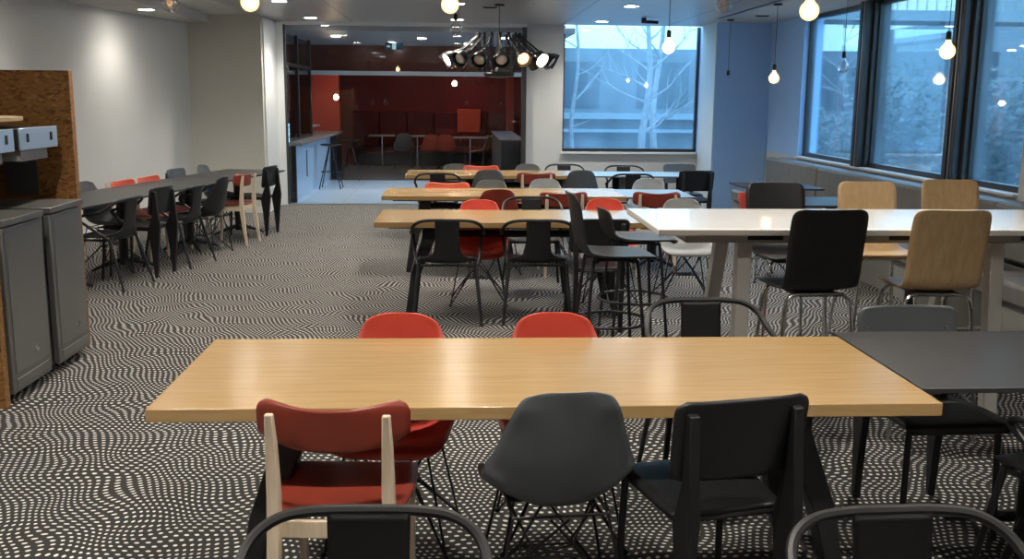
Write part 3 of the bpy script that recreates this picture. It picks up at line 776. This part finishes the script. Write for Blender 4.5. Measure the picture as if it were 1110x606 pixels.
# lighter plate behind the taps
sp_ = MB().box(-2.90, -2.70, 6.585, 6.60, 1.012, 1.30).build('splash_plate', STEELL); tag(sp_, 'steel splash plate fixed to the strand board panel', 'splash plate')
def cabinet(y0, y1, lab, dx=0):
    t = empty('steel_cabinet', (FX+dx, (y0+y1)/2, 0)); tag(t, lab, 'cabinet', 'stainless steel undercounter cabinets')
    w = (y1-y0)/2
    MB().box(-.60, -.045, -w+.005, w-.005, .05, .965).build('body', STEEL, t, bevel=.003)
    d = MB().box(-.04, 0, -w+.01, w-.01, .055, .955).build('door', STEEL, t, bevel=.006)
    MB().box(0, .003, -w+.05, w-.03, .16, .93).build('door_panel', STEELL, d, bevel=.002)
    MB().lathe([(.001, 0), (.020, 0), (.019, .008), (.008, .012), (.001, .012)], 12, Matrix.Translation((.003, .06, .155+.08)) @ Matrix.Rotation(pi/2, 4, 'Y')).build('lock', CHROME, d)
    MB().box(0, .006, -w+.05, w-.03, .085, .13).build('vent', STEELL, d, bevel=.002)
    MB().box(-.62, .012, -w, w, .965, 1.0).build('top', STEELL, t, bevel=.003)
    for sx in (-.52, -.08):
        for sy in (-1, 1): MB().lathe([(.02, 0), (.02, .05)], 10, Matrix.Translation((sx, sy*(w-.06), 0))).build('foot', BLACKM, t)
    return t
cabinet(5.30, 5.83, 'nearer of two stainless steel cabinets on the left')
cabinet(5.93, 6.44, 'farther of two stainless steel cabinets, beside the strand board panel')
# shelf with rounded end
shp = [(-2.56, 5.35), (-2.56, 6.05), (-2.60, 6.20), (-2.70, 6.32), (-2.85, 6.38), (-3.74, 6.38), (-3.74, 5.35)]
s_ = MB().prism(shp, 1.495, 1.52).build('shelf', PLYWOOD, bevel=.003); tag(s_, 'plywood shelf with rounded corner above the dispensers', 'shelf')
DISPM = P('bluish_brushed_plate', (.60, .74, .86), .30, metal=.7)
for n, (y0, y1) in enumerate(((5.90, 6.44), (5.28, 5.82))):
    t = empty('wall_dispenser', (-2.50, (y0+y1)/2, 1.30)); w = (y1-y0)/2
    tag(t, ['steel dispenser head under the shelf, farther one, next to the board', 'steel dispenser head under the shelf, nearer one, cut off by the left edge'][n], 'dispenser', 'dispenser heads under the shelf')
    MB().box(-.46, -.012, -w, w, .035, .155).build('body', BLACKM, t, bevel=.006)
    MB().box(-.012, 0, -w, w, .030, .158).build('front_plate', DISPM, t, bevel=.004)
    for sy in (-.17, .17): MB().box(0, .004, w*0+sy-.015, sy+.015, .075, .125).build('slot', BLACKM, t, bevel=.002)
    MB().box(-.16, -.02, -w+.04, w-.12, -.035, .035).build('outlet', P('smoky_plastic', (.22, .22, .22), .2), t, bevel=.004)
    MB().box(-.42, -.30, -w+.1, w-.1, .155, .195).build('bracket', BLACKM, t)
dk = MB().box(-3.66, -2.97, 5.36, 6.50, 1.012, 1.28).build('dark_box', BLACKM, bevel=.01); tag(dk, 'plain dark box standing on the steel cabinets under the dispensers', 'machine')  # plain black box filling the dark area above the cabinets

# power socket on the column
so = empty('power_socket', (-2.685, 14.75, .30)); tag(so, 'white power socket low on the side of the left column', 'socket')
MB().box(-.015, .006, -.04, .04, -.04, .04).build('plate', TRIMW, so, bevel=.003)
MB().lathe([(.001, 0), (.022, 0), (.024, .004), (.001, .004)], 14, Matrix.Translation((.006, 0, 0)) @ Matrix.Rotation(pi/2, 4, 'Y')).build('outlet', P('grey_outlet', (.4, .4, .4), .5), so)

# ------------------------------------------------------------------ lobby and lounge furniture (small in view)
for (x, y, n) in ((-2.28, 18.2, 'nearer'), (-2.12, 20.0, 'farther')):
    key = ('K', 0)
    if key not in PROTO:
        t = empty('lobby_stool')
        MB().lathe([(.001, .755), (.15, .765), (.185, .785), (.185, .795), (.10, .775), (.001, .77)], 20).build('seat', BLACKM, t)
        for k in range(4):
            a = pi/4+k*pi/2
            MB().tube([(.03*cos(a), .03*sin(a), .76), (.27*cos(a), .27*sin(a), .0)], .010, 6).build('leg', BLACKM, t)
        MB().tube([(.175*cos(2*pi*k/20), .175*sin(2*pi*k/20), .30) for k in range(20)], .007, 6, True).build('foot_ring', BLACKM, t)
        PROTO[key] = t
    else: t = dup(PROTO[key])
    t.location = (x, y, 0)
    tag(t, n+' black bar stool at the white bar counter', 'bar stool', 'bar stools at the white bar')
def small_table(x, y, lx, ly, lab):
    t = empty('lounge_table', (x, y, 0)); tag(t, lab, 'table', 'small lounge tables')
    MB().box(-lx/2, lx/2, -ly/2, ly/2, .71, .74).build('tabletop', P('pale_table_top', (.55, .52, .46), .4), t)
    MB().lathe([(.22, 0), (.22, .015), (.03, .03), (.03, .71)], 16).build('pedestal', CHROME, t)
small_table(-1.80, 24.2, .60, .60, 'small pale lounge table left of the blue grey chair')
small_table(-.95, 24.0, .55, .55, 'small pale lounge table between the blue grey chair and the red chairs')
small_table(.30, 23.3, .80, .55, 'small pale lounge table in front of the bright panel')
small_table(1.0, 24.1, .60, .60, 'small pale lounge table behind the black counter')
chair('E', 'light', -1.25, 23.5, 5, 'blue grey shell chair among the lounge tables in the far red room')
chair('E', 'red', -.60, 22.9, 5, 'left red shell chair in the far red lounge')
chair('E', 'red', -.24, 22.9, -5, 'right red shell chair in the far red lounge')
chair('E', 'dark', .48, 22.6, 90, 'dark shell chair in side view beside the black lounge counter')
chair('H', 'black', -2.35, 23.9, 90, 'black hoop armchair at the left end of the far lounge')

# ------------------------------------------------------------------ lamps
def spot(x, y, z, power, size=2.35, col=(1, .93, .82)):
    l = bpy.data.lights.new('downlight_beam', 'SPOT'); l.energy = power; l.spot_size = size; l.spot_blend = 1.0; l.shadow_soft_size = .05; l.color = col
    o = bpy.data.objects.new('downlight_beam', l); COL.objects.link(o); o.location = (x, y, z)
    return o
DL = []
ys = [14.7, 12.2, 9.7, 7.2, 4.7, 2.2, -.4]
for j, yv in enumerate(ys):
    for i, xv in enumerate((-2.08, .0, 2.08)): DL.append((xv, yv, CZ, (i, j)))
for j, yv in enumerate((12.2, 9.6, 7.0, 4.4, 1.8)): DL.append((wallx(yv)+.50, yv, 2.625, (3, j)))
PLACE = ['left', 'middle', 'right']
for (x, yv, z, (i, j)) in DL:
    if ('D', 0) not in PROTO:
        t = empty('ceiling_downlight')
        MB().lathe([(.085, -.006), (.105, -.006), (.105, 0), (.085, 0)], 24, cap=False).build('trim_ring', TRIMW, t)
        MB().lathe([(.001, -.004), (.086, -.004), (.086, -.002), (.001, -.002)], 24, cap=False).build('diffuser', LITDISC, t)
        PROTO[('D', 0)] = t
    else: t = dup(PROTO[('D', 0)])
    t.location = (x, yv, z)
    if i == 3: lab = 'round downlight in the lowered ceiling strip beside the left wall' if j == 0 else 'round downlight along the left wall, out of the photo above the camera'
    elif j == 0: lab = 'round downlight in the %s column of the ceiling, by the far wall' % PLACE[i]
    elif j == 1: lab = 'round downlight in the %s column of the ceiling, second row from the far wall' % PLACE[i]
    else: lab = 'round downlight in the ceiling nearer the camera than the photo shows'
    tag(t, lab, 'ceiling light', 'round ceiling downlights' if (i == 3 and j) or j > 1 else None)
    spot(x, yv, z-.03, 82 if i < 3 else 22)
# pendant bulbs
def pendant(x, y, zb, kind, label):
    """zb: height of the bulb centre; kind lit, clear or none"""
    key = ('P', kind)
    L = CZ-zb
    t = empty('pendant_bulb', (x, y, zb)); tag(t, label, 'pendant light', 'bare pendant bulbs')
    R = .062
    MB().tube([(0, 0, R+.085), (0, 0, L)], .003, 6).build('cord', BLACKM, t)
    MB().lathe([(.001, R+.100), (.012, R+.098), (.021, R+.085), (.021, R+.035), (.018, R+.028), (.001, R+.028)], 14, cap=False).build('socket', BLACKM, t)
    MB().lathe([(.05, L-.018), (.05, L)], 16).build('ceiling_rose', BLACKM if kind != 'clear' else ALU, t)
    if kind != 'none':
        prof = [(.001, -R)]+[(R*sin(a), -R*cos(a)) for a in [pi*k/14 for k in range(1, 12)]]+[(.022, R+.012), (.018, R+.03)]
        b = MB().lathe(prof, 20, cap=False).build('bulb', GLOWG if kind == 'lit' else BULBC, t, angle=80)
        if kind == 'lit':
            MB().lathe([(.001, -.044)]+[(.044*sin(pi*k/10), -.044*cos(pi*k/10)) for k in range(1, 9)]+[(.014, .06), (.001, .062)], 16, cap=False).build('filament', LITBULB, t, angle=80)
        if kind == 'clear':
            f = MB()
            for k in range(6):
                a = k*pi/3
                f.tube([(.006*cos(a), .006*sin(a), R), (.018*cos(a), .018*sin(a), .0), (.010*cos(a), .010*sin(a), -.02)], .0016, 5)
            f.build('filament', P('coiled_filament', (.5, .25, .1), .4, metal=.5), t)
    return t
pendant(-2.03, 7.4, 2.29, 'clear', 'unlit clear pendant bulb at the top left, below the lowered ceiling strip')
pendant(-1.39, 7.0, 2.27, 'lit', 'lit pendant bulb above the column at the top left')
pendant(-.05, 7.2, 2.29, 'lit', 'lit pendant bulb cut off by the top edge above the cluster lamp')
pendant(-.017, 11, 2.37, 'clear', 'unlit clear pendant bulb just left of the black cluster lamp')
pendant(1.98, 9.5, 2.13, 'lit', 'lit pendant bulb hanging in front of the far window')
pendant(2.09, 8, 2.38, 'clear', 'unlit clear globe bulb at the top, right of the far window')
pendant(3.77, 14.0, 2.00-.11, 'none', 'pendant socket without a bulb in front of the right column')
pendant(3.68, 11.65, 1.90, 'lit', 'lit pendant bulb before the light blue corner beside the side windows')
pendant(2.26, 6.5, 2.22, 'lit', 'largest lit pendant bulb at the top, left of the side windows')
pendant(4.05, 10.5, 2.00, 'clear', 'unlit clear pendant bulb in front of the leftmost side window')
pendant(3.93, 8.0, 2.05, 'lit', 'lit pendant bulb in front of the mullion at the far right')
# lounge pendants
for n, (x, y, z, lit) in enumerate(((-2.55, 21.5, 1.62, 1), (-.06, 22.0, 1.93, 1), (-1.95, 23.5, 1.5, 0), (-1.65, 23.5, 1.5, 0), (.20, 23.5, 1.5, 0), (.98, 23.5, 1.5, 0))):
    t = empty('lounge_pendant', (x, y, z)); tag(t, ['lit pendant bulb before the bright red pillar of the lounge', 'lit pendant bulb high in the middle of the red lounge', 'leftmost unlit bulb in the red lounge', 'second unlit bulb from the left in the red lounge', 'unlit bulb at the centre right of the red lounge', 'rightmost unlit bulb in the red lounge'][n], 'pendant light', 'pendants in the red lounge')
    MB().tube([(0, 0, .09), (0, 0, 2.5-z)], .003, 5).build('cord', BLACKM, t)
    MB().lathe([(.001, .11), (.02, .10), (.02, .05), (.001, .05)], 10, cap=False).build('socket', BLACKM, t)
    MB().lathe([(.001, -.055), (.035, -.045), (.055, 0), (.035, .045), (.015, .06)], 12, cap=False).build('bulb', LITBULB if lit else BULBC, t)
# lobby downlights
for n, (x, y) in enumerate(((-2.0, 17.0), (-.6, 17.4), (.8, 17.0), (-1.2, 18.9), (.2, 18.9))):
    t = empty('lobby_downlight', (x, y, 2.62)); tag(t, ['lobby downlight above the near bar end', 'lobby downlight just left of the middle, near row', 'lobby downlight above the black counter', 'lobby downlight in the back row, left', 'lobby downlight in the back row, right'][n], 'ceiling light', 'downlights in the lobby')
    MB().lathe([(.001, -.006), (.07, -.006), (.07, 0), (.001, 0)], 16, cap=False).build('diffuser', LITDISC, t)
    spot(x, y, 2.58, 25, 2.2, (1, .9, .8))
for n, (x, y) in enumerate(((-2.6, 22.0), (-1.3, 23.6), (.3, 24.2))):
    t = empty('lounge_downlight', (x, y, 2.5)); tag(t, ['lounge ceiling light before the red pillar', 'lounge ceiling light above the blue grey chair', 'lounge ceiling light above the bright panel'][n], 'ceiling light', 'ceiling lights of the lounge')
    MB().lathe([(.001, -.006), (.05, -.006), (.05, 0), (.001, 0)], 16, cap=False).build('diffuser', LITDISC, t)
    spot(x, y, 2.46, 5.5, 2.2, (1, .85, .7))

# cluster lamp
ch = empty('cluster_lamp', (.50, 12.2, 0)); tag(ch, 'black ceiling lamp of many jointed desk lamp arms in a ring', 'chandelier')
MB().tube([(0, 0, 2.38), (.0, 0, CZ)], .004, 6).build('cord', BLACKM, ch)
MB().lathe([(.06, CZ-.02), (.06, CZ)], 16).build('ceiling_rose', BLACKM, ch)
MB().lathe([(.001, 1.88), (.10, 1.885), (.17, 1.90), (.19, 1.93), (.17, 1.955), (.10, 1.97), (.04, 2.0), (.02, 2.03), (.012, 2.36), (.018, 2.40), (.001, 2.41)], 24, cap=False).build('hub', BLACKM, ch)
NA = 16
for k in range(NA):
    a = 2*pi*k/NA-pi/2+.0
    ca, sa = cos(a), sin(a)
    P3 = lambda r, z, off=0: (r*ca-off*sa, r*sa+off*ca, z)
    lit = {1: 'lit', 2: 'lit', 3: 'off', 15: 'off', 0: 'off', 14: 'off', 13: 'lit', 12: 'dim', 4: 'off'}.get(k, 'off')
    if k in (1,): lit = 'dim'
    arm = MB()
    for off in (-.011, .011): arm.tube([P3(.17, 1.94, off), P3(.235, 2.16, off), P3(.26, 2.375, off)], .0065, 6)
    rj, zj = .26, 2.375
    re_, ze = .535, 2.155
    for off in (-.009, .009): arm.tube([P3(rj, zj, off), P3(re_, ze, off)], .0075, 6)
    arm.tube([P3(rj-.0, zj-.035), P3(rj, zj+.03)], .020, 8)
    arm.tube([P3(re_-.012, ze+.012), P3(re_+.02, ze-.004)], .018, 8)
    arm = arm.build('arm', BLACKM, ch)
    # shade: a small spun cone pointing outward and down
    tilt = radians(118 if k % 3 else 126)
    D = Vector((ca*sin(tilt), sa*sin(tilt), cos(tilt)))
    zax = D*1.25; xax = Vector((-sa, ca, 0))*1.25; yax = D.cross(xax)
    Mh = Matrix((xax, yax, zax)).transposed().to_4x4(); Mh.translation = P3(re_+.015, ze-.01)
    sh = MB().lathe([(.018, -.05), (.026, -.045), (.030, .0), (.034, .012), (.052, .035), (.068, .075), (.076, .12), (.073, .12), (.064, .076), (.046, .040), (.024, .018), (.001, .016)], 20, Mh, cap=False).build('lamp_shade', P('silvery_black_shade', (.05, .05, .052), .22, metal=.6), arm, angle=60)
    MB().lathe([(.012, .02), (.020, .035), (.038, .06), (.056, .095), (.045, .112), (.001, .116)], 16, Mh, cap=False).build('lamp_bulb', {'lit': LAMPLIT, 'dim': LAMPDIM, 'off': P('mirrored_bulb_glass', (.75, .70, .66), .25, metal=.5)}[lit], arm, angle=70)
# track spot near the far window
ts = empty('ceiling_spotlight', (2.56, 14.0, CZ)); tag(ts, 'small black spotlight bracket on the ceiling before the far window', 'spotlight')
MB().box(-.03, .03, -.03, .03, -.03, 0).build('base', BLACKM, ts)
MB().tube([(-.03, 0, -.045), (.20, 0, -.055)], .022, 10).build('barrel', BLACKM, ts)
MB().box(-.012, .012, -.012, .012, -.05, -.03).build('stem', BLACKM, ts)

# ------------------------------------------------------------------ outside
GRD = P('outdoor_paving', (.12, .13, .14), .8, var=.2, vscale=1.5)
struct(MB().box(1.8, 40, 15.8, 60, -.3, -.15), 'floor_outside', GRD).name = 'ground'
struct(MB().box(4.9, 40, -6, 15.8, -.3, -.15), 'ground', GRD)
FAC = P('slate_facade', (.075, .10, .11), .7, var=.35, vscale=.6)
FACL = P('pale_facade', (.20, .27, .29), .7, var=.06, vscale=.8)
fb = empty('facade_building', (6, 27, 0)); tag(fb, 'slate blue building seen through the far window', 'building')
MB().box(-4.2, 7.2, 0, 6, -.15, 2.95).build('wall', FAC, fb)
MB().box(-4.2, 6.5, -.3, 0, 1.10, 1.25).box(-4.2, 6.5, -.3, 0, .75, .83).build('ledge', P('slate_ledge', (.14, .19, .21), .7), fb)
for k in range(4): MB().box(-3.6+k*2.4, -2.2+k*2.4, -.03, 0, 1.4, 2.6).build('window', P('dark_far_glass', (.03, .045, .055), .15), fb)
pb = empty('courtyard_building', (15.5, 8, 0)); tag(pb, 'pale building with windows seen through the side windows', 'building')
MB().box(0, 5, -4, 22, -.15, 5.6).build('wall', FACL, pb)
MB().box(-.6, 0, -4, 22, -.15, .75).build('wall', P('grey_low_wall', (.16, .17, .17), .7), pb)
MB().box(-.7, 0, -4, 22, .75, .83).build('ledge', FACL, pb)
for k in range(7): 
    w = MB().box(-.05, 0, -2.5+k*3.4, -.7+k*3.4, 1.0, 3.0).build('window', P('dark_far_glass', (.03, .045, .055), .15), pb)
# raised walkway with railing
wk = empty('railed_walkway', (6.0, 20.6, -.10), -pi/2); tag(wk, 'raised walkway with thin vertical railing above the courtyard', 'walkway')
MB().box(-.4, .9, .2, 8.6, 3.3, 3.5).build('deck', FACL, wk)
rail = MB().box(-.4, -.36, .2, 8.6, 4.50, 4.55)
rail.build('handrail', P('rail_metal', (.2, .22, .24), .4), wk)
for k in range(40): MB().box(-.39, -.37, .2+k*.21, .22+k*.21, 3.5, 4.5).build('baluster', P('rail_metal', (.2, .22, .24), .4), wk)
for yv in (1.2, 6.4, 7.9): MB().tube([(.2, yv, -.05), (.2, yv, 3.36)], .12, 12).build('post', FACL, wk)

ab = empty('annex_building', (8.35, 18.2, 0)); tag(ab, 'low pale annex with a dark window and light sill outside the side windows', 'building')
MB().box(0, 5, 0, 1.6, -.15, 3.0).build('wall', P('bluish_annex_render', (.17, .22, .24), .8), ab)
MB().box(.55, 1.55, -.03, .02, .72, 2.55).build('window', P('dark_far_glass', (.03, .045, .055), .15), ab)
MB().box(-.1, 2.4, -.10, .02, .64, .70).build('ledge', TRIMW, ab)
BARK = P('pale_bark', (.17, .18, .18), .85, var=.35, vscale=9)
def tree(x, y, h, lab, seed, lean=.1, nb=9, r0=.13, big=1.0):
    rnd = random.Random(seed)
    t = empty('bare_tree', (x, y, -.15)); tag(t, lab, 'tree')
    pts = [(lean*h*(k/8)**1.5+.06*sin(k*1.3+seed), .05*cos(k*1.1+seed), h*k/8) for k in range(9)]
    MB().tube(crom(pts, 3), [r0*(1-.75*i/24) for i in range(25)], 9).build('trunk', BARK, t)
    b = MB()
    for k in range(nb):
        f = .28+.68*k/nb; i = int(f*8); p = Vector(pts[i]); a = rnd.uniform(0, 6.28) if k > 2 else rnd.choice((0, pi))+rnd.uniform(-.4, .4)
        L = h*rnd.uniform(.22, .42)*big; q = [tuple(p)]; d = Vector((cos(a), sin(a)*.6, rnd.uniform(.25, .7))).normalized()
        for s in range(7):
            d = (d+Vector((rnd.uniform(-.25, .25), rnd.uniform(-.25, .25), rnd.uniform(-.1, .2)))).normalized(); p = p+d*L/7; q.append(tuple(p))
            if s in (2, 3, 4, 5):
                e = (d+Vector((rnd.uniform(-.9, .9), rnd.uniform(-.6, .6), rnd.uniform(-.2, .6)))).normalized()
                w = [tuple(p)]; pp = p.copy()
                for u in range(4):
                    e = (e+Vector((rnd.uniform(-.25, .25), rnd.uniform(-.25, .25), rnd.uniform(-.1, .2)))).normalized(); pp = pp+e*L/10; w.append(tuple(pp))
                b.tube(w, [.010, .008, .006, .004, .002], 4)
        b.tube(q, [r0*.26*(1-.8*s/7) for s in range(8)], 5)
    b.build('branches', BARK, t)
tree(3.55, 19.0, 4.6, 'slim bare tree outside the far window, left of the other trunks', 3, .015, 10, .085, .8)
tree(4.05, 20.6, 5.2, 'slim bare tree with branches reaching right outside the far window', 8, .03, 13, .08, .9)
tree(2.6, 22.6, 4.6, 'distant thin bare tree at the left of the far window', 21, .02, 7, .06, .7)
LEAF = P('dusk_green_leaves', (.045, .075, .06), .5, var=.4, vscale=25)
TW = P('shrub_twigs', (.09, .08, .07), .8)
def shrub(x, y, r, h, n, lab, seed):
    rnd = random.Random(seed)
    t = empty('shrub', (x, y, -.15)); tag(t, lab, 'shrub', 'shrubs outside the side windows')
    st = MB(); lf = MB()
    for k in range(26):
        a = rnd.uniform(0, 6.28); q = rnd.uniform(.2, 1)*r; hh = h*rnd.uniform(.6, 1)*(1-.25*q/r)
        pts = [(.05*cos(a), .05*sin(a), 0), (q*.5*cos(a), q*.5*sin(a), hh*.45), (q*cos(a), q*sin(a), hh)]
        c = crom(pts, 4); st.tube(c, [.012*(1-.8*i/(len(c)-1)) for i in range(len(c))], 4)
        for _ in range(n//26):
            f = rnd.uniform(.15, 1); p = Vector(c[int(f*(len(c)-1))])+Vector((rnd.gauss(0, r*.16), rnd.gauss(0, r*.16), rnd.gauss(0, h*.06)))
            s = rnd.uniform(.06, .12); d = Vector((rnd.gauss(0, 1), rnd.gauss(0, 1), rnd.gauss(.4, 1))).normalized(); e = d.orthogonal().normalized()*s*.38
            m_ = p+d*s*.5
            b0 = len(lf.v); up = d.cross(e).normalized()*s*.08
            lf.v += [tuple(p), tuple(m_+e+up), tuple(p+d*s), tuple(m_-e+up)]; lf.f += [(b0, b0+1, b0+2), (b0, b0+2, b0+3)]
    st.build('stems', TW, t); lf.build('leaves', LEAF, t)
shrub(6.9, 18.6, .95, 1.95, 3000, 'dark rounded shrub outside the leftmost side window', 1)
shrub(6.9, 15.6, .85, 2.75, 4200, 'tall shrub outside the middle side window', 2)
shrub(7.3, 13.9, .62, 2.35, 3200, 'dark feathery shrub beside the right mullion outside', 4)
shrub(7.0, 12.2, .80, 2.75, 4600, 'large shrub outside the rightmost side window', 5)
tree(9.3, 23.6, 5.0, 'bare tree with fine twigs above the shrubs outside', 12, -.08, 14, .09, 1.1)

# ------------------------------------------------------------------ world and view
w = bpy.data.worlds.new('dusk_sky'); SC.world = w; w.use_nodes = True; nt = w.node_tree
bg = nt.nodes['Background']
tc = N(nt, 'ShaderNodeTexCoord'); sp = N(nt, 'ShaderNodeSeparateXYZ'); lk(nt, tc.outputs['Generated'], sp.inputs[0])
r = N(nt, 'ShaderNodeValToRGB'); e = r.color_ramp.elements
e[0].position = 0; e[0].color = (.10, .19, .24, 1); e[1].position = .55; e[1].color = (.34, .62, 1.0, 1)
a = e.new(.12); a.color = (.14, .26, .32, 1)
lk(nt, sp.outputs['Z'], r.inputs['Fac']); lk(nt, r.outputs['Color'], bg.inputs['Color']); bg.inputs['Strength'].default_value = 5.0
SC.view_settings.view_transform = 'Standard'; SC.view_settings.look = 'None'
SC.view_settings.gamma = 1.0; SC.view_settings.exposure = 1.0; SC.view_settings.use_curve_mapping = False
SC.cycles.use_denoising = True
SC.cycles.max_bounces = 8; SC.cycles.diffuse_bounces = 4; SC.cycles.transparent_max_bounces = 12
SC.cycles.sample_clamp_indirect = 4
